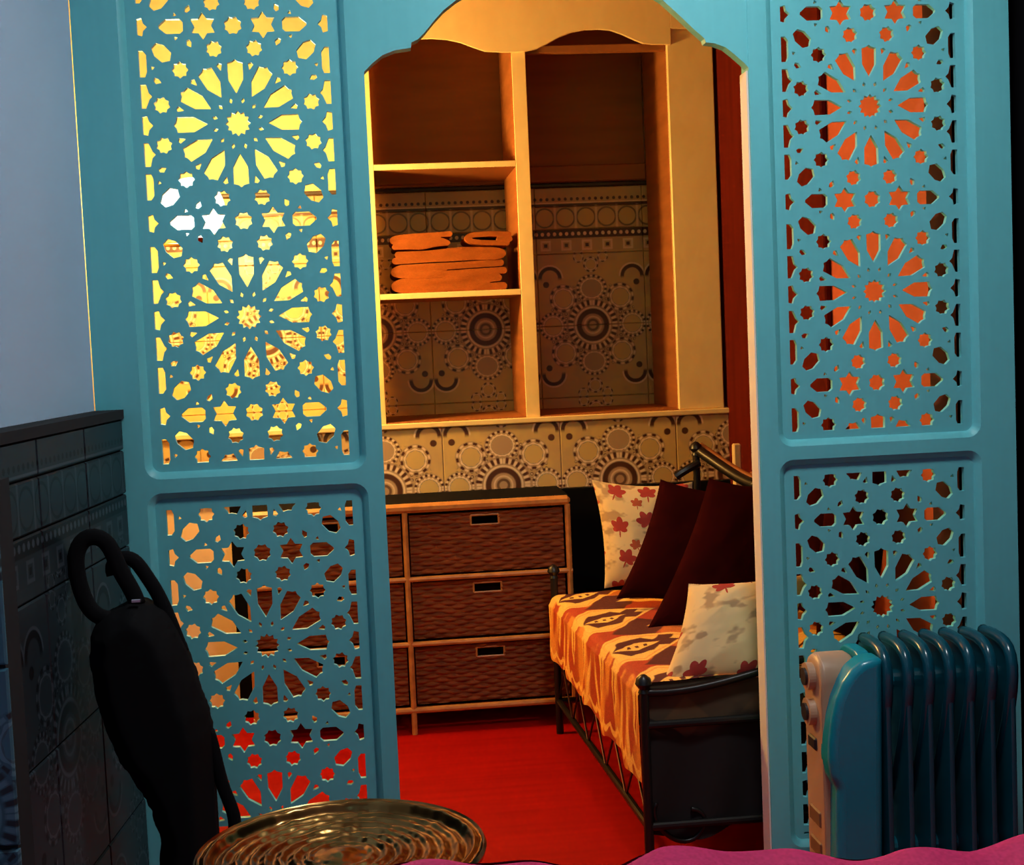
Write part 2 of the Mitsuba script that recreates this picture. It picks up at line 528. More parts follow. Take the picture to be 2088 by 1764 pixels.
struct('floor', bx(-2.2, 3.0, -1.6, DB+0.1, -0.06, 0.0), 'm_floor', label='red painted floor')
struct('ceiling', bx(-2.2, 3.0, -1.6, DS+0.05, CEIL, CEIL+0.06), 'm_cream', label='plain ceiling out of view')
struct('ceiling_alcove', bx(-2.2, 3.0, DS+0.05, DN+0.1, CEIL, CEIL+0.06), 'm_darkwood', label='brown boarded ceiling of the alcove out of view')


def wall_along(x_of, d0, d1, z0, z1, t):
    a, b = x_of(d0), x_of(d1)
    v = np.array([[a-t, d0, z0], [a, d0, z0], [b, d1, z0], [b-t, d1, z0], [a-t, d0, z1], [a, d0, z1], [b, d1, z1], [b-t, d1, z1]])
    return trimesh.convex.convex_hull(v)


wl = struct('wall_left', wall_along(WL_OUT, -1.6, DS, 0, CEIL, 0.08), 'm_plaster', label='pale blue grey plaster wall left of the screen')
# tiled dado of the left wall: body, tiles one by one, ledge
LED = 1.092
struct('dado', wall_along(lambda d: DADO(d)-0.006, 1.98, DS-0.002, 0, LED-0.02, 0.049), 'm_grout_dark', wl)


def bevel_tile(u0, u1, z0, z1, depth, frame, c=0.004):
    """A tile with bevelled front edges; frame(u, z, h) -> xyz, h = height above the wall."""
    v, f = [], []
    for (a, b, cc, d2, h) in ((u0, u1, z0, z1, 0.0), (u0, u1, z0, z1, depth-c), (u0+c, u1-c, z0+c, z1-c, depth)):
        v += [frame(a, cc, h), frame(b, cc, h), frame(b, d2, h), frame(a, d2, h)]
    for k in range(2):
        for i in range(4):
            j = (i+1) % 4
            q = (k*4+i, k*4+j, (k+1)*4+j, (k+1)*4+i)
            f += [(q[0], q[1], q[2]), (q[0], q[2], q[3])]
    f += [(8, 9, 10), (8, 10, 11)]
    return trimesh.Trimesh(np.array(v), np.array(f), process=False)


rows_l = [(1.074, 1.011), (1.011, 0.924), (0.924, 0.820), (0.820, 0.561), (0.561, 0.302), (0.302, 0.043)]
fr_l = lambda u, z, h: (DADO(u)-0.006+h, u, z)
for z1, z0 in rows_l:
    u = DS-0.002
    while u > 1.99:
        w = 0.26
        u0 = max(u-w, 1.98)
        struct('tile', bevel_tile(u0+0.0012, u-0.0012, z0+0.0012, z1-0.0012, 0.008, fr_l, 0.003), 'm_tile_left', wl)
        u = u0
lv = []
a0, b0 = DADO(1.98), DADO(DS-0.002)
for zz in (LED-0.018, LED):
    lv += [(a0-0.06, 1.98, zz), (a0+0.006, 1.98, zz), (b0+0.006, DS-0.002, zz), (b0-0.06, DS-0.002, zz)]
struct('ledge', trimesh.convex.convex_hull(np.array(lv)), 'm_grout_dark', wl, label='dark narrow ledge on top of the tiled dado')
# nearer pier of the left wall
px1 = X(30, 1400, 1.97)
wp = struct('wall_pier', bx(px1-0.25, px1-0.012, 1.975, 2.06, 0, 1.03), 'm_grout_dark', label='tiled pier at the left edge of the picture')
fr_p = lambda u, z, h: (u, 1.975-h, z)
z1 = 1.03
while z1 > 0.1:
    struct('tile', bevel_tile(px1-0.25, px1-0.008, z1-0.257, z1-0.003, 0.008, fr_p, 0.003), 'm_tile_pier', wp)
    z1 -= 0.26

# front room shell out of view
struct('wall_near', bx(-2.2, 3.0, -1.66, -1.6, 0, CEIL), 'm_plaster', label='plain wall behind the viewer')
struct('wall_right', bx(2.2, 2.26, -1.6, DS, 0, CEIL), 'm_void', label='dark wall of the front room on the right')
struct('wall_partition', bx(1.359, 2.26, DS+0.06, DS+0.12, 0, CEIL), 'm_void', label='black wall strip at the right edge beside the right screen')

# alcove walls
struct('wall_alcove_left', wall_along(lambda d: AX0, DS+0.05, DN+0.06, 0, CEIL, 0.06), 'm_warmwall', label='alcove wall behind the left screen')
struct('wall_alcove_right', bx(AX1, AX1+0.06, DS+0.05, DN+0.06, 0, CEIL), 'm_redwall', label='red orange alcove wall behind the right screen')
struct('wall_back', bx(AX0, AX1, DB, DB+0.06, 0, ZL-0.018), 'm_warmwall', label='lower back wall of the alcove behind the wicker chest')
zs0 = Z(1000, 1003, DB)
fr_b = lambda u, z, h: (u, DB-h, z)
seam0 = RING_A + PX_/2
k = -4
while True:
    u0 = max(seam0 + (k-0)*PX_, AX0+0.001); u1 = min(seam0 + (k+1)*PX_, AX1-0.001)
    if u0 > AX1-0.02: break
    if u1 - u0 > 0.02:
        struct('tile', bevel_tile(u0+0.001, u1-0.001, zs0, ZL-0.02, 0.009, fr_b, 0.002), 'm_tile', 'wall_back')
    k += 1
struct('shade_panel', bx(X(484, 1300, DB), AX1-0.02, DB-0.012, DB-0.001, 0, zs0-0.003), 'm_void', 'wall_back', label='black sheet added for the shadow behind and beside the wicker chest')  # black sheet painted in place of the shadow cast by the chest
struct('ledge', cbox(AX0, AX1, DB-0.022, DN, ZL-0.018, ZL, 0.003), 'm_pine', 'wall_back', label='pale wooden ledge above the tile strip')
wr = struct('wall_recess', bx(AX0, AX1, DN+0.01, DN+0.06, ZL-0.018, CEIL), 'm_warmwall', label='plastered back wall of the recess behind the shelves')
fr_n = lambda u, z, h: (u, DN+0.01-h, z)
TT = 1.732
for z1, z0 in ((TT, TT-0.069), (TT-0.069, TT-0.149), (TT-0.149, TT-0.237), (TT-0.237, RING_Z), (RING_Z, RING_Z-PZ_/2), (RING_Z-PZ_/2, ZL)):
    k = -4
    while True:
        u0 = max(seam0 + k*PX_, AX0+0.001); u1 = min(seam0 + (k+1)*PX_, AX1-0.001)
        if u0 > AX1-0.02: break
        if u1 - u0 > 0.02:
            struct('tile', bevel_tile(u0+0.0008, u1-0.0008, z0+0.0008, z1-0.0008, 0.010, fr_n, 0.002), 'm_tile', wr)
        k += 1
struct('trim', cbox(AX0, AX1, DN-0.012, DN+0.01, TT, TT+0.014, 0.003), 'm_darktrim', wr, label='dark moulding on top of the recess tiles')
# dark maroon boarding on the back part of the right wall
struct('trim_1', cbox(AX1-0.018, AX1, 3.47, DB-0.001, 0, CEIL, 0.004), 'm_maroon', label='dark maroon boarding on the alcove wall right of the shelves')


# ------------------------------------------------------------------ lattice: a twelve-pointed star pattern cut through board
LW, LP = 0.374, 0.385      # width of one repeat and its height


def ngon_star(cx, cy, ro, ri, n, rot=0.0):
    a = [rot + math.pi*k/n for k in range(2*n)]
    return Polygon([(cx + (ro if k % 2 == 0 else ri)*math.cos(t), cy + (ro if k % 2 == 0 else ri)*math.sin(t)) for k, t in enumerate(a)])


def rotp(pts, deg, cx=0, cy=0):
    a = math.radians(deg); c, s = math.cos(a), math.sin(a)
    return Polygon([(cx + x*c - y*s, cy + x*s + y*c) for x, y in pts])


S = LP/2                   # half a repeat = 670 drawing units
def cell_holes():
    """Holes of one repeat around a star at the origin."""
    H = []
    q = S/670.0
    H.append(ngon_star(0, 0, 88*q, 68*q, 12))
    for k in range(12):
        a = 30*k
        # petal pointing to the centre
        H.append(rotp([(205*q, 0), (300*q, 52*q), (415*q, 54*q), (425*q, 18*q), (440*q, 0), (425*q, -18*q), (415*q, -54*q), (300*q, -52*q)], a))
        b = a + 15
        H.append(rotp([(140*q, 0), (160*q, 13*q), (182*q, 0), (160*q, -13*q)], b))
        H.append(rotp([(372*q, 0), (418*q, 20*q), (430*q, 0), (418*q, -20*q)], b))
        t = math.radians(b)
        H.append(ngon_star(530*q*math.cos(t), 530*q*math.sin(t), 58*q, 46*q, 8, t))
    for sx in (-1, 1):
        for sy in (-1, 1):
            # long hexagon in the corner, aimed at the star
            ang = math.degrees(math.atan2(sy, sx))
            H.append(rotp([(620*q, 0), (650*q, 46*q), (722*q, 50*q), (770*q, 24*q), (770*q, -24*q), (722*q, -50*q), (650*q, -46*q)], ang))
            H.append(rotp([(-30*q, 0), (0, 22*q), (26*q, 8*q), (26*q, -14*q), (0, -18*q)], ang+20*sx*sy, 302*sx*q, 552*sy*q))
            H.append(rotp([(-30*q, 0), (0, 22*q), (26*q, 8*q), (26*q, -14*q), (0, -18*q)], ang-20*sx*sy, 532*sx*q, 302*sy*q))
            H.append(ngon_star(392*sx*q, 590*sy*q, 17*q, 9*q, 3, math.radians(ang)))
            H.append(ngon_star(560*sx*q, 392*sy*q, 17*q, 9*q, 3, math.radians(ang)))
            # strips at the side edge
            H.append(Polygon([(700*sx*q, 330*sy*q), (612*sx*q, 330*sy*q), (598*sx*q, 365*sy*q), (598*sx*q, 480*sy*q), (620*sx*q, 510*sy*q), (700*sx*q, 510*sy*q)]))
            H.append(Polygon([(700*sx*q, 118*sy*q), (618*sx*q, 118*sy*q), (592*sx*q, 178*sy*q), (572*sx*q, 198*sy*q), (595*sx*q, 222*sy*q), (610*sx*q, 280*sy*q), (700*sx*q, 280*sy*q)]))
        H.append(ngon_star(655*sx*q, 0, 78*q, 58*q, 6, math.radians(0)))
    return H


def row_holes():
    """Holes on the line between two repeats, at height 0."""
    q = S/670.0
    H = [ngon_star(0, 0, 64*q, 52*q, 8, math.pi/8)]
    for sx in (-1, 1):
        st = ngon_star(205*sx*q, 0, 92*q, 60*q, 6, math.pi/6 + math.pi/3*0)
        st = affinity.rotate(ngon_star(205*sx*q, 0, 94*q, 58*q, 6, 0), 90, origin=(205*sx*q, 0))
        H.append(st)
        H.append(Polygon([(sx*x*q, y*q) for x, y in ((338, 30), (360, 50), (455, 50), (505, 8), (505, -8), (455, -50), (360, -50), (338, -30))]))
        H.append(ngon_star(652*sx*q, 0, 72*q, 52*q, 6, 0))
    return H


CELL, ROW = cell_holes(), row_holes()


def lattice_poly(xc, x0, x1, z0, z1, star0, hx0, hx1, hz0, hz1):
    """Board x0..x1, z0..z1 with the pattern cut out inside hx0..hx1, hz0..hz1."""
    clip = sbox(hx0, hz0, hx1, hz1)
    holes = []
    for k in range(-3, 7):
        zc = star0 + k*LP
        if zc < hz0 - LP or zc > hz1 + LP: continue
        sxs = LW/(2*0.19*670/612*0.97) if False else 1.0
        holes += [affinity.translate(h, xc, zc) for h in CELL]
        holes += [affinity.translate(h, xc, zc + LP/2) for h in ROW]
    holes = [h.intersection(clip) for h in holes if h.intersects(clip)]
    hs = unary_union([h for h in holes if h.area > 4e-6])
    # round the router-cut corners a little
    hs = hs.buffer(-0.0008).buffer(0.0008)
    return sbox(x0, z0, x1, z1).difference(hs)


def rrect(x0, x1, z0, z1, r, n=7):
    pts = []
    for cx, cz, a0 in ((x1-r, z1-r, 0), (x0+r, z1-r, 90), (x0+r, z0+r, 180), (x1-r, z0+r, 270)):
        for k in range(n):
            a = math.radians(a0 + 90*k/(n-1))
            pts.append((cx + r*math.cos(a), cz + r*math.sin(a)))
    return pts


def loft_rings(rings):
    """rings: list of (points in xz, y)."""
    n = len(rings[0][0])
    v = [(x, y, z) for pts, y in rings for x, z in pts]
    f = []
    for k in range(len(rings)-1):
        for i in range(n):
            j = (i+1) % n
            a, b, c, d = k*n+i, k*n+j, (k+1)*n+j, (k+1)*n+i
            f += [(a, c, b), (a, d, c)]
    return trimesh.Trimesh(np.array(v), np.array(f), process=False)


def make_screen(xl, xr, xc, label):
    t = thing('lattice_screen', label, 'screen')
    rx0, rx1 = xc-0.207, xc+0.207
    zr = [(0.10, 0.906), (0.962, 2.36)]
    bev = 0.014
    outer = sbox(xl, 0, xr, 2.45)
    big = [rrect(rx0-bev, rx1+bev, a-bev, b+bev, 0.030) for a, b in zr]
    small = [rrect(rx0, rx1, a, b, 0.018) for a, b in zr]
    mid = [rrect(rx0-bev*0.35, rx1+bev*0.35, a-bev*0.35, b+bev*0.35, 0.022) for a, b in zr]
    fr = outer
    for b in big: fr = fr.difference(Polygon(b))
    meshes = [xz_extrude(fr, DS, DS+0.055)]
    obj('frame', meshes[0], 'm_teal', t)
    for b, m_, s in zip(big, mid, small):
        mould = loft_rings([(b, DS), (m_, DS+0.006), (s, DS+0.015)])
        obj('moulding', mould, 'm_teal', t, smooth=35)
    lo = lattice_poly(xc, rx0-bev, rx1+bev, 0.085, 0.921, 0.594, xc-LW/2, xc+LW/2, 0.11, 0.884)
    obj('lattice_panel', xz_extrude(lo, DS+0.014, DS+0.026), 'm_teal', t)
    up = lattice_poly(xc, rx0-bev, rx1+bev, 0.947, 2.375, 1.266, xc-LW/2, xc+LW/2, 0.977, 2.34)
    obj('lattice_panel', xz_extrude(up, DS+0.014, DS+0.026), 'm_teal', t)
    return t


OL, OR = 0.011, 0.797
EDGE = 0.004
make_screen(WL_OUT(DS)+0.002, OL, -0.244, 'teal wooden lattice screen left of the archway, the lit wall lamp shining through it')
make_screen(OR, 1.356, 1.058, 'teal wooden lattice screen right of the archway, standing behind the oil radiator')
obj('edge_strip', cbox(OR-EDGE, OR-0.0003, DS+0.004, DS+0.056, 0, Z(1530, 139, DS)-0.004, 0.001), 'm_cream', 'lattice_screen_001', label='pale edge strip facing the doorway')
# header with a multi-curved arch
arch = [(745, 146), (760, 128), (780, 112), (805, 102), (838, 97), (839, 86), (852, 80), (866, 66), (885, 42), (905, 20), (930, 0), (975, -28), (1040, -48), (1140, -56), (1240, -48), (1305, -30),
        (1352, 0), (1385, 30), (1412, 56), (1437, 78), (1440, 86), (1458, 88), (1480, 96), (1500, 112), (1518, 128), (1530, 137)]
ap = [(X(x, y, DS), Z(x, y, DS)) for x, y in arch]
ap[0] = (OL, ap[0][1]); ap[-1] = (OR, ap[-1][1])
hd = Polygon(ap + [(OR, 2.45), (OL, 2.45)]).buffer(0)
hk = thing('arch_header', 'teal board with a scalloped arch joining the two lattice screens over the doorway', 'archway')
obj('board', xz_extrude(hd, DS+0.002, DS+0.034), 'm_teal', hk)
struct('trim_2', cbox(WL_OUT(DS)+0.002, 1.356, DS, DS+0.05, 2.452, CEIL, 0.004), 'm_teal', label='teal top rail above the lattice screens, out of view')

# ------------------------------------------------------------------ shelves
su = thing('shelf_unit', 'pale wooden shelf unit with a scalloped valance seen through the archway, folded towels in it', 'shelves')
SD0, SD1 = DB-0.004, DN-0.03
ztop = 2.30
xl0, xl1 = X(764, 620, SD0), X(776, 620, SD0)


def board(name, x0, x1, z0, z1, y0=SD0):
    k = obj(name, cbox(x0, x1, y0+0.006, SD1, z0, z1, 0.001), 'm_darkwood', su)
    obj('front_edge', cbox(x0, x1, y0, y0+0.006, z0, z1, 0.0015), 'm_pine', k, label='pale front edge')


board('side_panel', xl0, xl1, ZL, ztop)
dv0 = (X(1031, 108, SD0)+X(1084, 838, SD0))/2; dv1 = (X(1060, 108, SD0)+X(1112, 838, SD0))/2
board('divider', dv0, dv1, ZL, ztop)
st0 = (X(1354, 95, SD0)+X(1390, 826, SD0))/2; st1 = (X(1450, 95, SD0)+X(1480, 822, SD0))/2
obj('stile', cbox(st0, st1, SD0, SD0+0.02, ZL, ztop, 0.003), 'm_pine', su, label='broad pale upright')
obj('side_panel', cbox(st0-0.001, st0+0.018, SD0+0.02, SD1, ZL, ztop, 0.002), 'm_darkwood', su)
obj('side_panel', cbox(st1-0.018, st1, SD0+0.02, SD1, ZL, ztop, 0.002), 'm_darkwood', su)
obj('bottom_board', cbox(xl1, st0, SD0+0.004, SD1, ZL, ZL+0.004, 0.001), 'm_darkwood', su)
obj('back_panel', bx(xl1, st0, DN-0.006, DN+0.004, TT+0.016, ztop), 'm_darkwood', su, label='brown boarded back')
obj('cross_rail', cbox(xl1, st0+0.001, DN-0.022, DN-0.0065, TT+0.018, TT+0.075, 0.003), 'm_darkwood', su)
zsh = []
for (p1, p2) in (((755, 339), (1045, 324)), ((770, 601), (1070, 588))):
    zt = (Z(*p1, SD0) + Z(*p2, SD0))/2
    zsh.append(zt)
    board('shelf', xl1, dv0, zt-0.019, zt)
val = [(760, 100), (790, 92), (820, 86), (850, 81), (880, 80), (910, 82), (938, 88), (962, 97), (988, 106), (1030, 108), (1066, 107), (1094, 101), (1115, 91), (1140, 77), (1165, 67), (1192, 62), (1219, 61), (1243, 63),
       (1266, 71), (1290, 82), (1310, 90), (1330, 92), (1356, 92)]
vp = [(X(x, y, SD0), Z(x, y, SD0)) for x, y in val]
vp[0] = (xl0, vp[0][1]); vp[-1] = (st0+0.01, vp[-1][1])
vpoly = Polygon(vp + [(st0+0.01, ztop), (xl0, ztop)]).buffer(0)
obj('valance', xz_extrude(vpoly, SD0-0.018, SD0-0.0005), 'm_pine', su)
obj('valance', cbox(st0+0.01, st1, SD0-0.018, SD0-0.0005, Z(1400, 60, SD0), ztop, 0.002), 'm_pine', su)
obj('top_board', cbox(xl0, st1, SD0, SD1, ztop, ztop+0.02, 0.003), 'm_pine', su)
obj('cross_rail', cbox(dv1, st0, SD0+0.02, SD0+0.045, Z(1200, 104, SD0), Z(1200, 88, SD0), 0.002), 'm_darkwood', su)

# ------------------------------------------------------------------ folded towels
def towel(prof, half, y0, y1, label):
    """prof: (picture column, height above the shelf in 1/622 m) along the folded cloth."""
    pts = [(X(x, 590, SD0+0.03), zsh[1] + h/622.0) for x, h in prof]
    from scipy.ndimage import gaussian_filter1d
    q = np.array(pts); sl = np.r_[0, np.cumsum(np.linalg.norm(np.diff(q, axis=0), axis=1))]
    tt = np.linspace(0, sl[-1], 120)
    c = np.stack([gaussian_filter1d(np.interp(tt, sl, q[:, k]), 2.0, mode='nearest') for k in (0, 1)], 1)
    poly = LineString(c).buffer(half, quad_segs=6).buffer(0.0012).buffer(-0.0012)
    m = xz_extrude(poly, y0, y1)
    m = m.subdivide_to_size(0.03)
    v = m.vertices
    w = mikit.meshkit.fbm(v*np.array([14, 9, 30]), 2) - 0.5
    v[:, 2] += 0.004*w*sm(v[:, 2], zsh[1]+0.012, zsh[1]+0.03)
    v[:, 1] += 0.006*(mikit.meshkit.noise(v*np.array([20, 0, 60])) - 0.5)
    obj('folded_towel', m, 'm_towel', None, smooth=45, label=label, cat='towel', group='orange towels on the lower left shelf')


ty0 = SD0+0.03
towel([(1030, 8), (920, 8), (815, 8.5), (800, 15), (818, 23), (920, 22), (1020, 25)], 0.0120, ty0, ty0+0.26, 'orange towel folded flat at the bottom of the stack')
towel([(1032, 40), (920, 37), (815, 38), (800, 44), (815, 51), (920, 53), (1026, 56)], 0.0115, ty0+0.006, ty0+0.26, 'orange towel folded flat, second from the bottom of the stack')
towel([(806, 66), (880, 68), (960, 70), (1018, 69), (1034, 75), (1012, 81), (950, 84), (880, 79), (812, 79)], 0.0108, ty0+0.002, ty0+0.26, 'orange towel with a humped fold, in the middle of the stack')
towel([(806, 95), (840, 95), (862, 93), (880, 96), (900, 99), (922, 99), (905, 106), (872, 106), (812, 103), (800, 109), (815, 114), (868, 116), (925, 118)], 0.0085, ty0+0.002, ty0+0.22, 'orange folded towel on top of the stack, the left one')
towel([(1040, 95), (985, 98), (962, 102), (955, 109), (968, 114), (1004, 115), (1046, 113), (1020, 104), (1046, 103)], 0.0085, ty0+0.002, ty0+0.22, 'orange folded towel on top of the stack, the right one')

# ------------------------------------------------------------------ wicker chest
ch = thing('wicker_chest', 'brown wicker chest of six drawers with a cane frame beneath the tile strip', 'chest of drawers')
CD, CB = 4.15, 4.45
cx0, cx1 = X(505, 1250, CD), X(1166, 1100, CD)
cm0, cm1 = X(826, 1200, CD), X(838, 1200, CD)
czt, czt2 = Z(1000, 1010, CD), Z(1000, 1040, CD)
rails = [(Z(1000, 1179, CD), Z(1000, 1168, CD)), (Z(1000, 1311, CD), Z(1000, 1300, CD)), (Z(1000, 1446, CD), Z(1000, 1433, CD))]
zbase = rails[2][0]
R_ = 0.009
# cane frame
czr = Z(1000, 1019, CD)
obj('top_rail', cbox(cx0, cx1, CD-0.004, CD+0.024, czt2+0.003, czr, 0.009), 'm_cane', ch, label='cane wrapped top edge')
obj('top_board', cbox(cx0, cx1, CD+0.024, CB, czr-0.010, czr-0.001, 0.002), 'm_void', ch, label='top board coloured black for the shadow gap')  # black colour stands for the shadow between rail and tiles
for x in (cx0+R_, (cm0+cm1)/2, cx1-R_):
    obj('post', tube([(x, CD+R_, 0.0), (x, CD+R_, czt2+0.005)], R_, 10), 'm_cane', ch)
for x in (cx0+R_, cx1-R_):
    obj('post', tube([(x, CB-R_, 0.0), (x, CB-R_, czt2+0.005)], R_, 10), 'm_cane', ch)
for a, b in rails:
    zc = (a+b)/2
    obj('rail', tube([(cx0, CD+R_, zc), (cx1, CD+R_, zc)], (b-a)/2, 10), 'm_cane', ch)
    obj('side_rail', tube([(cx0+R_, CD, zc), (cx0+R_, CB, zc)], R_*0.8, 8), 'm_cane', ch)
obj('side_panel', bx(cx0+0.004, cx0+0.008, CD+0.02, CB-0.01, zbase, czt2+0.004), 'm_wicker', ch)
obj('side_panel', bx(cx1-0.008, cx1-0.004, CD+0.02, CB-0.01, zbase, czt2+0.004), 'm_wicker', ch)
obj('back_panel', bx(cx0+0.008, cx1-0.008, CB-0.008, CB-0.004, zbase, czt2+0.004), 'm_wicker', ch)


def woven_front(x0, x1, z0, z1, yf, hole):
    nx, nz = 110, 110
    xs, zs = np.linspace(x0, x1, nx), np.linspace(z0, z1, nz)
    gx, gz = np.meshgrid(xs, zs, indexing='ij')
    rh = 0.0125
    wob = 0.007*(mikit.meshkit.noise(np.stack([gx*14, gz*8, gx*0+x0*9], -1))-0.5)
    r = np.floor((gz+wob-z0)/rh)
    f = (gz+wob-z0)/rh - r
    prof = np.sqrt(np.clip(1-(2*f-1)**2, 0, 1))
    ph = 2*math.pi*gx/0.062 + math.pi*r + 1.3*mikit.meshkit.noise(np.stack([r*1.7, gx*0, gx*0+x0*5], -1))
    y = yf - 0.0065*prof*(0.40+0.60*np.sin(ph)) - 0.002*prof
    m = grid_mesh(np.stack([gx, y, gz], -1))
    c = m.triangles_center
    ok = ~((c[:, 0] > hole[0]) & (c[:, 0] < hole[1]) & (c[:, 2] > hole[2]) & (c[:, 2] < hole[3]))
    m.update_faces(ok)
    m.fix_normals() if False else None
    return m


cols = [(cx0+2*R_+0.004, cm0-0.004), (cm1+0.004, cx1-2*R_-0.004)]
tops = [czt2, rails[0][0], rails[1][0]]
bots = [rails[0][1], rails[1][1], rails[2][1]]
for r_ in range(3):
    for c_ in (0, 1):
        x0, x1 = cols[c_]; z1, z0 = tops[r_]-0.006, bots[r_]+0.003
        hw, hh = 0.043, 0.030
        hc = (x0+x1)/2 - 0.005
        hole = (hc-hw, hc+hw, z1-0.010-hh, z1-0.010)
        yf = CD+0.026 + 0.002*((r_*2+c_*3) % 3)
        dk = key_for('drawer', ch)
        scene[dk] = ply(woven_front(x0, x1, z0, z1, yf, hole), 'm_wicker', True)
        obj('box', cat(bx(x0, x0+0.004, yf+0.001, CB-0.03, z0, z1), bx(x1-0.004, x1, yf+0.001, CB-0.03, z0, z1), bx(x0, x1, CB-0.034, CB-0.03, z0, z1), bx(x0, x1, yf+0.001, CB-0.03, z0, z0+0.004)), 'm_wicker', dk)
        hz = [(hole[0], yf-0.003, hole[2]), (hole[1], yf-0.003, hole[2]), (hole[1], yf-0.003, hole[3]), (hole[0], yf-0.003, hole[3]), (hole[0], yf-0.003, hole[2])]
        obj('handle', cat(*[tube([hz[i], hz[i+1]], 0.0035, 6) for i in range(4)]), 'm_cane', dk, label='rim of the handle cut-out')

# ------------------------------------------------------------------ wall lamp in the alcove
lk = thing('wall_lamp', 'glowing round wall lamp behind the left lattice screen', 'lamp')
gl = key_for('globe', lk)
scene[gl] = ply(sphere(LAMP, LAMP_R, 4), 'm_shade', True)
scene[gl]['emitter'] = {'type': 'area', 'radiance': {'type': 'rgb', 'value': LAMP_RAD}}
labels[gl] = {'label': 'glowing glass globe'}
obj('arm', tube(curve([(AX0+0.01, LAMP[1]+0.02, LAMP[2]-0.02), (AX0+0.05, LAMP[1]+0.02, LAMP[2]-0.07), (LAMP[0]-0.02, LAMP[1], LAMP[2]-0.10), (LAMP[0], LAMP[1], LAMP[2]-LAMP_R-0.006)], 24), 0.006, 10), 'm_brass', lk, smooth=True)
obj('backplate', trimesh.creation.cylinder(0.035, 0.014, sections=32, transform=trimesh.transformations.translation_matrix([AX0+0.007, LAMP[1]+0.02, LAMP[2]-0.02]) @ trimesh.transformations.rotation_matrix(math.pi/2, [0, 1, 0])), 'm_brass', lk)
obj('added_cup', lathe([(0.0, -0.014), (0.020, -0.012), (0.036, -0.002), (0.044, 0.012), (0.041, 0.012), (0.033, 0.0), (0.0, -0.004)], 40, (LAMP[0], LAMP[1], LAMP[2]-LAMP_R-0.006)), 'm_brass', lk, smooth=40)  # bowl added below the globe to dim the light falling downwards

# ------------------------------------------------------------------ daybed
bed = thing('daybed', 'black iron daybed along the right wall of the alcove, under a patterned throw', 'daybed')
BX0, BX1, BY0, BY1, BZ = 0.560, 1.165, 2.955, 4.06, 0.425
def post(x, y, top, fin=True):
    m = [tube([(x, y, 0), (x, y, top-0.02)], 0.011, 12)]
    if fin: m.append(lathe([(0, -0.022), (0.013, -0.020), (0.010, -0.012), (0.019, 0.0), (0.016, 0.012), (0.006, 0.02), (0, 0.022)], 20, (x, y, top-0.004)))
    return cat(*m)
obj('post', post(BX0, BY0, Z(1325, 1390, BY0)), 'm_iron', bed, smooth=40)
obj('post', post(0.508, BY1, 0.500), 'm_iron', bed, smooth=40)
obj('post', post(BX1, BY0, 0.47), 'm_iron', bed, smooth=40)
fx, fz = X(1419, 915, BY1), Z(1419, 912, BY1)
obj('post', post(fx, BY1, fz), 'm_iron', bed, smooth=40)
for z in (0.33, 0.10):
    obj('side_rail', tube([(BX0, BY0, z), (0.508, BY1, z)], 0.009, 10), 'm_iron', bed)
    obj('side_rail', tube([(BX1, BY0, z), (BX1-0.02, BY1, z)], 0.009, 10), 'm_iron', bed)
    obj('end_rail', tube([(0.508, BY1, z), (fx, BY1, z)], 0.009, 10), 'm_iron', bed)
    obj('end_rail', tube([(BX0, BY0, z), (BX1, BY0, z)], 0.009, 10), 'm_iron', bed)
# thin bracing wires below the side
n = 5
for i in range(n):
    ya, yb = BY0 + (BY1-BY0)*i/n, BY0 + (BY1-BY0)*(i+1)/n
    xa, xb = BX0 + (0.508-BX0)*i/n, BX0 + (0.508-BX0)*(i+1)/n
    obj('brace', tube([(xa, ya, 0.10), (xb, yb, 0.33)], 0.003, 6), 'm_chrome', bed)
    obj('brace', tube([(xa, ya, 0.33), (xb, yb, 0.10)], 0.003, 6), 'm_iron', bed)
# arched near end rail and the scrolled back corner
obj('end_arch', tube(curve([(BX0, BY0, 0.405), (BX0+0.10, BY0, 0.405), (BX0+0.22, BY0, 0.425), (BX0+0.36, BY0, 0.455), (BX1, BY0, 0.46)], 30), 0.009, 10), 'm_iron', bed, smooth=True)
obj('scroll_foot', tube(curve([(BX0+0.02, BY0+0.01, 0.15), (BX0+0.05, BY0+0.01, 0.07), (BX0+0.10, BY0+0.01, 0.06), (BX0+0.13, BY0+0.01, 0.10), (BX0+0.10, BY0+0.01, 0.13)], 24), 0.006, 8), 'm_iron', bed, smooth=True)
bk = [P(1423, 918, BY1), P(1452, 938, BY1-0.05), P(1492, 965, BY1-0.13), P(1545, 990, BY1-0.25)]
obj('back_rail', tube(curve(bk, 20), 0.016, 10), 'm_iron', bed, smooth=True)
obj('back_rail', tube(curve([b + np.array([0.012, 0.014, 0.012]) for b in bk], 20), 0.010, 10), 'm_darkwood', bed, smooth=True, label='brown wooden back rail')
obj('back_slat', tube(curve([P(1378, 972, BY1-0.02), P(1400, 958, BY1-0.02), P(1425, 945, BY1-0.01)], 12), 0.012, 8), 'm_iron', bed)
s0, s1 = P(1494, 905, 4.2), P(1511, 956, 4.2)
obj('back_slat', cbox(s0[0], s1[0], 4.19, 4.215, s1[2]-0.25, s0[2], 0.004), 'm_pine', bed, label='pale wooden upright')
s0, s1 = P(1528, 962, 3.9), P(1552, 992, 3.9)
obj('back_slat', cbox(s0[0], s1[0], 3.88, 3.905, s1[2]-0.25, s0[2], 0.004), 'm_darkwood', bed, label='brown wooden upright')

mt = man(m3.Manifold.hull(m3.Manifold.compose([m3.Manifold.sphere(0.03, 16).translate([x, y, z]) for x in (0.60, BX1-0.04) for y in (BY0+0.05, BY1-0.05) for z in (0.365, BZ-0.045)])))
obj('mattress', mt, 'm_mattress', None, smooth=40, label='thin mattress on the iron daybed, hidden by the patterned throw', cat='mattress')

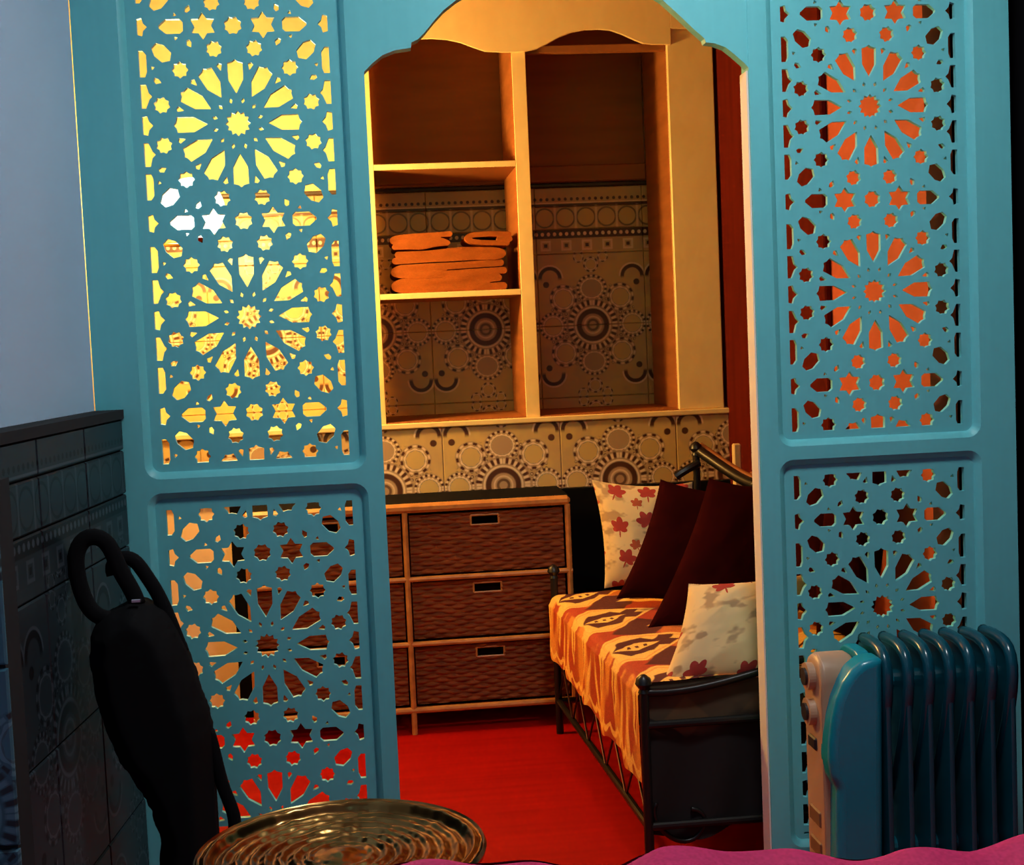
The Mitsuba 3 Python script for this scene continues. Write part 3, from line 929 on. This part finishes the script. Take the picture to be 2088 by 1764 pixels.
# throw: over the mattress, hanging on its left side
nu, nv = 110, 150
us = np.linspace(-0.215, 0.60, nu); vs = np.linspace(0, 1, nv)
Pt = np.zeros((nu, nv, 3)); UV = np.zeros((nu, nv, 2))
for j, v in enumerate(vs):
    y = BY0 + 0.008 + (BY1 - BY0 - 0.016)*v
    xe = BX0 - 0.008 + (0.500-BX0)*v                # the bed's left edge
    L = 0.195 - 0.055*v + 0.006*math.sin(v*23) + 0.004*math.sin(v*61+1)      # length of the hanging part
    for i, u in enumerate(us):
        r = 0.028
        if u > r: x, z = xe + u, BZ
        elif u > -r:
            a = (r-u)/(2*r)*math.pi/2
            x, z = xe + r - r*math.sin(a), BZ - r + r*math.cos(a)
        else:
            dz = (-u - r)/(0.215-r)*L
            x, z = xe - 0.004 - 0.006*math.sin(v*30 + u*6)*sm(dz, 0, L) - 0.004*sm(dz, 0, L), BZ - r - dz
        bump = 0.010*(mikit.meshkit.fbm(np.array([x*9, y*9, 0.5]), 3)-0.5)
        z += bump*(1 if u > 0 else 0.3) + 0.006*sm(u, 0.05, 0.2)
        Pt[i, j] = (x, y, z); UV[i, j] = (u, y - BY0)
Pt[:, :, 0] = np.minimum(Pt[:, :, 0], AX1-0.025)
tk = thing('throw_blanket', 'orange and red throw with hexagon motifs covering the daybed', 'blanket')
obj('cover', grid_mesh(Pt[::-1]), 'm_throw', tk, smooth=True, uv=UV[::-1].reshape(-1, 2))
# near end before the mattress, lengthened and darkened for the shade underneath
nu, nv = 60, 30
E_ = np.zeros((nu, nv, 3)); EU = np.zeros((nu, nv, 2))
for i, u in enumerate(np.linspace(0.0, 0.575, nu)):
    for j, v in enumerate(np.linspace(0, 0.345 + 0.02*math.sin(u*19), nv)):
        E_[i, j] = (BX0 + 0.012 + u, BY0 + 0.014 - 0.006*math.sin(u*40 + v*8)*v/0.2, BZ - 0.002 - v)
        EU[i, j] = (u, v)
obj('end_flap', grid_mesh(E_), 'm_shaded_end', tk, smooth=True, uv=EU.reshape(-1, 2), label='patterned end of the throw, its colour darkened for the shade there')


# ------------------------------------------------------------------ cushions
def pillow(name, center, ux, uy, w, h, t, mat, label, seed=0, off=(0, 0), sag=0.0):
    ux = np.array(ux, float); ux /= np.linalg.norm(ux)
    uy = np.array(uy, float); uy /= np.linalg.norm(uy)
    un = np.cross(ux, uy); un /= np.linalg.norm(un)
    n = 44
    s = np.linspace(-1, 1, n)
    a, b = np.meshgrid(s, s, indexing='ij')
    pinch_x = 1 - 0.10*(1-b**2)*np.abs(a)**3 - 0.0
    pinch_y = 1 - 0.10*(1-a**2)*np.abs(b)**3
    prof = (np.clip(1-np.abs(a)**2.6, 0, 1)*np.clip(1-np.abs(b)**2.6, 0, 1))**0.55
    g = np.stack([a*3+seed*7, b*3, a*0+seed], -1)
    wr = 0.18*(mikit.meshkit.fbm(g, 3)-0.5)*prof
    V = []
    for sgn in (1, -1):
        p = center + (a*pinch_x*w/2)[..., None]*ux + (b*pinch_y*h/2)[..., None]*uy + (sgn*(t/2)*(prof*(1+wr)))[..., None]*un
        p[..., 2] -= sag*(a**2)
        V.append(p)
    m1 = grid_mesh(V[0]); m2 = grid_mesh(V[1][::-1])
    m = cat(m1, m2)
    uv1 = np.stack([a*w/2+off[0], b*h/2+off[1]], -1).reshape(-1, 2)
    uv2 = np.stack([a*w/2+off[0]+0.4, b*h/2+off[1]], -1)[::-1].reshape(-1, 2)
    return obj(name, m, mat, None, smooth=True, uv=np.vstack([uv1, uv2]), label=label, cat='cushion')


def axes_px(p0, p1, p2, d0, d1, d2):
    """Three corners (lower left, lower right, upper left) -> centre, axes, size."""
    a, b, c = P(*p0, d0), P(*p1, d1), P(*p2, d2)
    ux, uy = b-a, c-a
    return (b+c)/2, ux, uy, np.linalg.norm(ux), np.linalg.norm(uy)


c, ux, uy, w, h = axes_px((1232, 1200), (1440, 1205), (1206, 978), 3.96, 3.92, 4.02)
pillow('cushion', c, ux, uy, w, h*1.0, 0.115, 'm_floral', 'pale cushion with red maple leaves at the far end of the daybed', 1, (0.04, 0.02))
c, ux, uy, w, h = axes_px((1262, 1222), (1470, 1250), (1352, 978), 3.74, 3.70, 3.87)
pillow('cushion', c, ux, uy, w*1.05, h, 0.10, 'm_velvet', 'dark maroon cushion leaning on the far leaf patterned one', 2)
c, ux, uy, w, h = axes_px((1318, 1286), (1560, 1296), (1446, 975), 3.50, 3.46, 3.68)
pillow('cushion', c, ux, uy, w, h, 0.11, 'm_velvet', 'dark maroon cushion in the middle of the daybed, nearer of the two', 3)
for yy in (3.07, 3.335):  # two cushions added to darken the view through the lower lattice
    pillow('cushion', np.array([1.085, yy, 0.705]), (0.10, -1, 0.02), (0.16, 0.02, 1), 0.255, 0.50, 0.10, 'm_velvet', 'added dark maroon cushion against the right wall behind the lattice, ' + ('near one' if yy < 3.2 else 'far one'), 7)
c, ux, uy, w, h = axes_px((1340, 1414), (1600, 1392), (1404, 1190), 3.01, 2.97, 3.12)
pillow('cushion', c, ux, uy, w, h*1.0, 0.14, 'm_floral', 'pale cushion with red maple leaves at the near end of the daybed', 5, (0.31, 0.17))

# ------------------------------------------------------------------ oil radiator
ra = thing('oil_radiator', 'glossy blue oil filled radiator with fins standing before the right lattice screen', 'radiator')
RY0, RY1 = 2.50, 2.66       # front and back
RZT = Z(1740, 1338, RY0)
def fin_outline(y0, y1, z0, z1, r, n=8):
    pts = []
    for cy, cz, a0 in ((y1-r, z1-r, 0), (y0+r, z1-r, 90), (y0+r, z0+r, 180), (y1-r, z0+r, 270)):
        for k in range(n):
            a = math.radians(a0+90*k/(n-1)); pts.append((cy+r*math.cos(a), cz+r*math.sin(a)))
    return Polygon(pts)
def yz_slab(poly, x0, x1, bev=0.004):
    """Slab with rounded rim: stacked inset outlines."""
    V = []
    m = []
    lay = [(x0, -bev), (x0+bev*0.3, -bev*0.3), (x0+bev, 0), (x1-bev, 0), (x1-bev*0.3, -bev*0.3), (x1, -bev)]
    rings = []
    base = np.array(poly.exterior.coords)[:-1]
    cen = base.mean(0)
    nrm = base - cen
    for x, o in lay:
        q = np.array(poly.buffer(o, join_style=1).exterior.coords)[:-1] if False else base + o*nrm/np.linalg.norm(nrm, axis=1, keepdims=True)*1.4
        rings.append(np.c_[np.full(len(q), x), q])
    n_ = len(base)
    V = np.vstack(rings + [[[x0, *cen]], [[x1, *cen]]])
    F_ = []
    for k in range(len(lay)-1):
        for i in range(n_):
            j = (i+1) % n_
            F_ += [(k*n_+i, k*n_+j, (k+1)*n_+j), (k*n_+i, (k+1)*n_+j, (k+1)*n_+i)]
    c0 = len(lay)*n_
    for i in range(n_):
        j = (i+1) % n_
        F_ += [(c0, j, i), (c0+1, (len(lay)-1)*n_+i, (len(lay)-1)*n_+j)]
    return trimesh.Trimesh(V, np.array(F_), process=False)
xr0, xr1 = X(1692, 1480, RY0), X(1797, 1480, RY0)
ZB = 0.075
xr0 = X(1703, 1600, RY0)
hp = fin_outline(RY0+0.02, RY1+0.004, ZB, RZT-0.004, 0.050)
obj('housing', yz_slab(hp, X(1766, 1400, RY0), xr1, 0.005), 'm_rad', ra, smooth=40)
# front shell with a rounded left shoulder
shp = [(1798, 1341), (1778, 1341), (1757, 1347), (1736, 1364), (1717, 1391), (1703, 1425), (1694, 1465), (1689, 1510), (1688, 1550), (1693, 1585), (1704, 1606), (1704, 1764), (1704, 1800), (1798, 1800)]
sq_ = [(X(x, y, RY0), Z(x, y, RY0)) for x, y in shp]
sq_[-1] = (sq_[-1][0], ZB); sq_[-2] = (sq_[-2][0], ZB)
spoly = Polygon(sq_).buffer(-0.006).buffer(0.006, quad_segs=6)
def dome_slab(poly, y_front, y_back, bev, n=6):
    lay = []
    for k in range(n+1):
        a = math.pi/2*k/n
        lay.append((poly.buffer(-bev*(1-math.sin(a)), quad_segs=4), y_front + bev*(1-math.cos(a))))
    m = []
    ring = lambda p, N=160: np.array([p.exterior.interpolate(t, normalized=True).coords[0] for t in np.linspace(0, 1, N, endpoint=False)])
    R = [ring(p) for p, _ in lay]
    # line the rings up with the outermost one
    for i in range(len(R)-2, -1, -1):
        d = ((R[i] - R[i+1][0])**2).sum(1); R[i] = np.roll(R[i], -int(np.argmin(d)), axis=0)
        if ((R[i][10]-R[i+1][10])**2).sum() > ((R[i][-10]-R[i+1][10])**2).sum(): R[i] = np.roll(R[i][::-1], 1, axis=0)
    rings = [([tuple(q) for q in r], y) for r, (_, y) in zip(R, lay)] + [([tuple(q) for q in R[-1]], y_back)]
    side = loft_rings(rings)
    cap = xz_extrude(lay[0][0], y_front, y_front+0.002)
    return cat(side, cap)
obj('front_shell', dome_slab(spoly, RY0-0.012, RY0+0.040, 0.016), 'm_rad', ra, smooth=50, label='wide glossy blue front of the control housing')
fp = fin_outline(RY0, RY1, ZB+0.02, RZT+0.004, 0.045)
for i in range(7):
    xf = xr1 + 0.010 + i*0.0415
    fk = obj('fin', yz_slab(fp, xf, xf+0.011, 0.0045), 'm_rad_fin', ra, smooth=40)
    inner = [(y, z) for y, z in (np.array(fp.buffer(-0.028).exterior.coords))]
    # pressed rim: two tubes along the front and top edge
    rim = [(xf+0.0055, RY0+0.004, ZB+0.06), (xf+0.0055, RY0+0.003, RZT-0.05), (xf+0.0055, RY0+0.016, RZT-0.012), (xf+0.0055, RY0+0.05, RZT+0.003), (xf+0.0055, RY1-0.03, RZT+0.003)]
    obj('rim', tube(curve(rim, 30), 0.0115, 10, 1.0), 'm_rad_fin', fk, smooth=True)
xe = xr1 + 0.010 + 6*0.0415 + 0.011
obj('oil_pipe', tube([(xr1-0.01, (RY0+RY1)/2, RZT-0.07), (xe, (RY0+RY1)/2, RZT-0.07)], 0.018, 14), 'm_rad', ra)
obj('oil_pipe', tube([(xr1-0.01, (RY0+RY1)/2, ZB+0.09), (xe, (RY0+RY1)/2, ZB+0.09)], 0.018, 14), 'm_rad', ra)
# beige end plate with knobs and cord slots
ep = fin_outline(RY0+0.030, RY1-0.022, ZB+0.01, RZT-0.01, 0.05)
el = obj('end_plate', yz_slab(ep, xr0-0.012, X(1766, 1400, RY0)-0.001, 0.012), 'm_beige', ra, smooth=40, label='beige end plate')
def xcyl(x0, x1, y, z, r): 
    return trimesh.creation.cylinder(r, x1-x0, sections=28, transform=trimesh.transformations.translation_matrix([(x0+x1)/2, y, z]) @ trimesh.transformations.rotation_matrix(math.pi/2, [0, 1, 0]))
for zz, m_ in ((RZT-0.055, 'm_beige'), (RZT-0.125, 'm_beige')):
    kk = obj('knob', xcyl(xr0-0.026, xr0-0.010, RY0+0.085, zz, 0.027), m_, ra)
    obj('dial', xcyl(xr0-0.031, xr0-0.025, RY0+0.085, zz, 0.017), 'm_black_plastic', kk)
obj('switch', cbox(xr0-0.017, xr0-0.010, RY0+0.065, RY0+0.11, RZT-0.200, RZT-0.175, 0.003), 'm_black_plastic', ra)
for i in range(2):
    zz = RZT - 0.335 - 0.062*i
    obj('cord_slot', cbox(xr0-0.0155, xr0-0.009, RY0+0.052, RY0+0.118, zz-0.016, zz+0.016, 0.003), 'm_slot', ra)
for x in (xr0+0.05, xe-0.04):
    obj('foot', cat(cbox(x-0.018, x+0.018, RY0-0.03, RY1+0.03, 0.045, ZB+0.03, 0.006)), 'm_black_plastic', ra)
    for y in (RY0-0.02, RY1+0.02):
        obj('wheel', xcyl(x-0.012, x+0.012, y, 0.024, 0.024), 'm_black_plastic', ra)

# ------------------------------------------------------------------ brass table
bt = thing('brass_table', 'round hammered brass tray table with concentric rings at the foot of the bed', 'table')
TC = np.array([-0.083, 1.995, 0.0]); TZ, TR = 0.452, 0.208
nr, na = 90, 220
rr = np.linspace(0, TR, nr); aa = np.linspace(0, 2*math.pi, na+1)
g1, g2 = np.meshgrid(rr, aa, indexing='ij')
ham = mikit.meshkit.noise(np.stack([g1*np.cos(g2)*75, g1*np.sin(g2)*75, g1*0], -1)) - 0.5
rings_h = 0.0026*np.sin(g1/0.021*2*math.pi)*sm(g1, 0.03, 0.05)
dome = 0.010*np.exp(-(g1/0.022)**2)
lip = 0.012*sm(g1, TR-0.022, TR-0.008)
zz = TZ + rings_h + 0.0034*ham + dome + lip
obj('tray', grid_mesh(np.stack([TC[0]+g1*np.cos(g2), TC[1]+g1*np.sin(g2), zz], -1)), 'm_brass', bt, smooth=True, label='hammered brass tray')
obj('rim', lathe([(TR-0.003, 0.006), (TR+0.004, 0.012), (TR+0.007, 0.006), (TR+0.004, -0.004), (TR-0.004, -0.006)], 96, (TC[0], TC[1], TZ)), 'm_brass', bt, smooth=40)
obj('underside', lathe([(0.0, -0.010), (TR-0.004, -0.008), (TR+0.004, -0.002)], 64, (TC[0], TC[1], TZ)), 'm_brass', bt, smooth=40)
for k in range(4):
    a = math.radians(45+90*k)
    p0 = (TC[0]+0.15*math.cos(a), TC[1]+0.15*math.sin(a), TZ-0.011)
    a2 = a + math.radians(80)
    p1 = (TC[0]+0.15*math.cos(a2), TC[1]+0.15*math.sin(a2), 0.0)
    obj('leg', tube(curve([p0, ((p0[0]+p1[0])/2*0.75+TC[0]*0.25, (p0[1]+p1[1])/2*0.75+TC[1]*0.25, TZ/2), p1], 12), 0.011, 10), 'm_darkwood', bt, smooth=True)

# ------------------------------------------------------------------ black bag by the dado
BD = 2.42
bg = thing('bag', 'tall black bag with two loops and a dangling strap standing before the dark dado', 'bag')
sil = [(232, 1240), (262, 1222), (300, 1222), (340, 1248), (372, 1300), (402, 1380), (426, 1450), (436, 1520), (440, 1590), (442, 1660), (450, 1764), (455, 1830), (330, 1840), (330, 1764), (331, 1700), (312, 1650),
       (286, 1596), (255, 1560), (225, 1500), (200, 1420), (185, 1350), (188, 1290), (205, 1258)]
sp = [(X(x, y, BD), Z(x, y, BD)) for x, y in sil]
sp[11] = (sp[11][0], 0.02); sp[12] = (sp[12][0], 0.02)
body = Polygon(sp).buffer(0)
gx0, gz0, gx1, gz1 = body.bounds
res = 0.004
GX = np.arange(gx0-0.03, gx1+0.03, res); GZ = np.arange(gz0-0.03, gz1+0.03, res)
mx, mz = np.meshgrid(GX, GZ, indexing='ij')
ins = shapely.contains_xy(body, mx, mz)
from scipy.ndimage import distance_transform_edt, gaussian_filter
sd = (distance_transform_edt(ins) - distance_transform_edt(~ins))*res
sd = gaussian_filter(sd, 1.2)
def bag_f(x, y, z):
    i = int(min(max(round((x-GX[0])/res), 0), len(GX)-1)); j = int(min(max(round((z-GZ[0])/res), 0), len(GZ)-1))
    s = sd[i, j]
    if s <= 0: return s
    t = min(0.075, math.sqrt(s*0.16))
    return (t - abs(y-BD))*0.6 if abs(y-BD) > t*0.5 else min(s, t-abs(y-BD))
bm = m3.Manifold.level_set(bag_f, [gx0-0.02, BD-0.09, gz0-0.02, gx1+0.02, BD+0.09, gz1+0.02], 0.009)
bm = man(bm)
trimesh.smoothing.filter_taubin(bm, iterations=12)
bm.vertices[:, 2] = np.maximum(bm.vertices[:, 2], 0.0)
if bm.volume < 0: bm.invert()
obj('body', bm, 'm_black', bg, smooth=True)
def strap(pts, w, name, lab=None, d=BD):
    c = curve([P(x, y, d) for x, y in pts], 40)
    obj(name, tube(c, w, 12, 0.55, (0, 1, 0)), 'm_black', bg, smooth=True, label=lab)
strap([(225, 1262), (192, 1250), (166, 1205), (156, 1160), (158, 1122), (178, 1097), (205, 1098), (226, 1120), (242, 1156), (262, 1192), (280, 1232)], 0.0145, 'loop', 'loop of padded strap', BD-0.02)
strap([(232, 1172), (240, 1142), (262, 1138), (292, 1165), (318, 1205), (344, 1260), (372, 1330)], 0.0125, 'loop', 'loop of padded strap', BD)
strap([(424, 1490), (440, 1548), (458, 1612), (478, 1672), (474, 1715), (454, 1752)], 0.0115, 'strap', 'dangling strap', BD-0.01)
bk1 = P(284, 1222, BD-0.03)
obj('buckle', cbox(bk1[0]-0.012, bk1[0]+0.004, bk1[1]-0.012, bk1[1]-0.006, bk1[2]-0.004, bk1[2]+0.002, 0.001), 'm_chrome', bg, label='small metal buckle')

# ------------------------------------------------------------------ bed of the front room with a pink bedspread
bedk = thing('bed', 'low bed in the foreground hidden under the pink bedspread', 'bed')
obj('base', cbox(-0.57, 1.55, 0.25, 1.66, 0.06, 0.30, 0.01), 'm_darkwood', bedk)
obj('mattress', cbox(-0.585, 1.56, 0.24, 1.68, 0.30, 0.495, 0.03), 'm_mattress', bedk)
for x in (-0.5, 1.48):
    for y in (0.32, 1.58):
        obj('foot', cbox(x-0.03, x+0.03, y-0.03, y+0.03, 0, 0.06, 0.004), 'm_darkwood', bedk)
nx, ny = 260, 90
xs = np.linspace(-0.615, 1.59, nx)
V = np.zeros((nx, ny, 3))
ts = np.linspace(0, 1, ny)
for i, x in enumerate(xs):
    edge = 1.70 + 0.014*math.sin(x*17+0.7) + 0.008*math.sin(x*41)
    top = 0.546 + 0.006*math.sin(x*14+1.0) + 0.004*math.sin(x*37+2) - 0.020*sm(np.array(x), 0.36, 0.50) - 0.004*sm(np.array(x), 0.68, 0.80) + 0.012*sm(np.array(x), -0.2, -0.6)
    for j, t in enumerate(ts):
        if t < 0.72:
            y = 0.30 + (edge-0.30)*t/0.72
            z = top + 0.006*math.sin(y*60+x*3) + 0.014*(mikit.meshkit.fbm(np.array([x*8, y*8, 1.0]), 3)-0.5) - 0.018*sm(np.array(y), edge-0.05, edge)
        else:
            k = (t-0.72)/0.28
            y = edge + 0.03*math.sin(min(k*6, 1.57)) + 0.01*math.sin(x*30)*k
            z = top - 0.018 - k*0.40
        V[i, j] = (x, y, z)
sp_ = thing('bedspread', 'pink quilted bedspread along the bottom edge of the picture', 'bedspread')
m = grid_mesh(V)
obj('cover', m, 'm_quilt', sp_, smooth=True)

# ------------------------------------------------------------------ lamps of the front room (out of view)
for at, rad, lab in ((CEIL_AT, CEIL_RAD, 'flat ceiling lamp near the right lattice screen, out of view'), (CEIL2_AT, CEIL2_RAD, 'flat ceiling lamp behind the viewer, out of view')):
    cl = thing('ceiling_lamp', lab, 'lamp')
    ce = key_for('diffuser', cl)
    scene[ce] = ply(trimesh.creation.cylinder(0.17, 0.02, sections=48, transform=trimesh.transformations.translation_matrix([at[0], at[1], at[2]-0.05])), 'm_shade')
    scene[ce]['emitter'] = {'type': 'area', 'radiance': {'type': 'rgb', 'value': rad}}
    obj('canopy', trimesh.creation.cylinder(0.19, 0.035, sections=48, transform=trimesh.transformations.translation_matrix([at[0], at[1], at[2]-0.0185])), 'm_cream', cl)
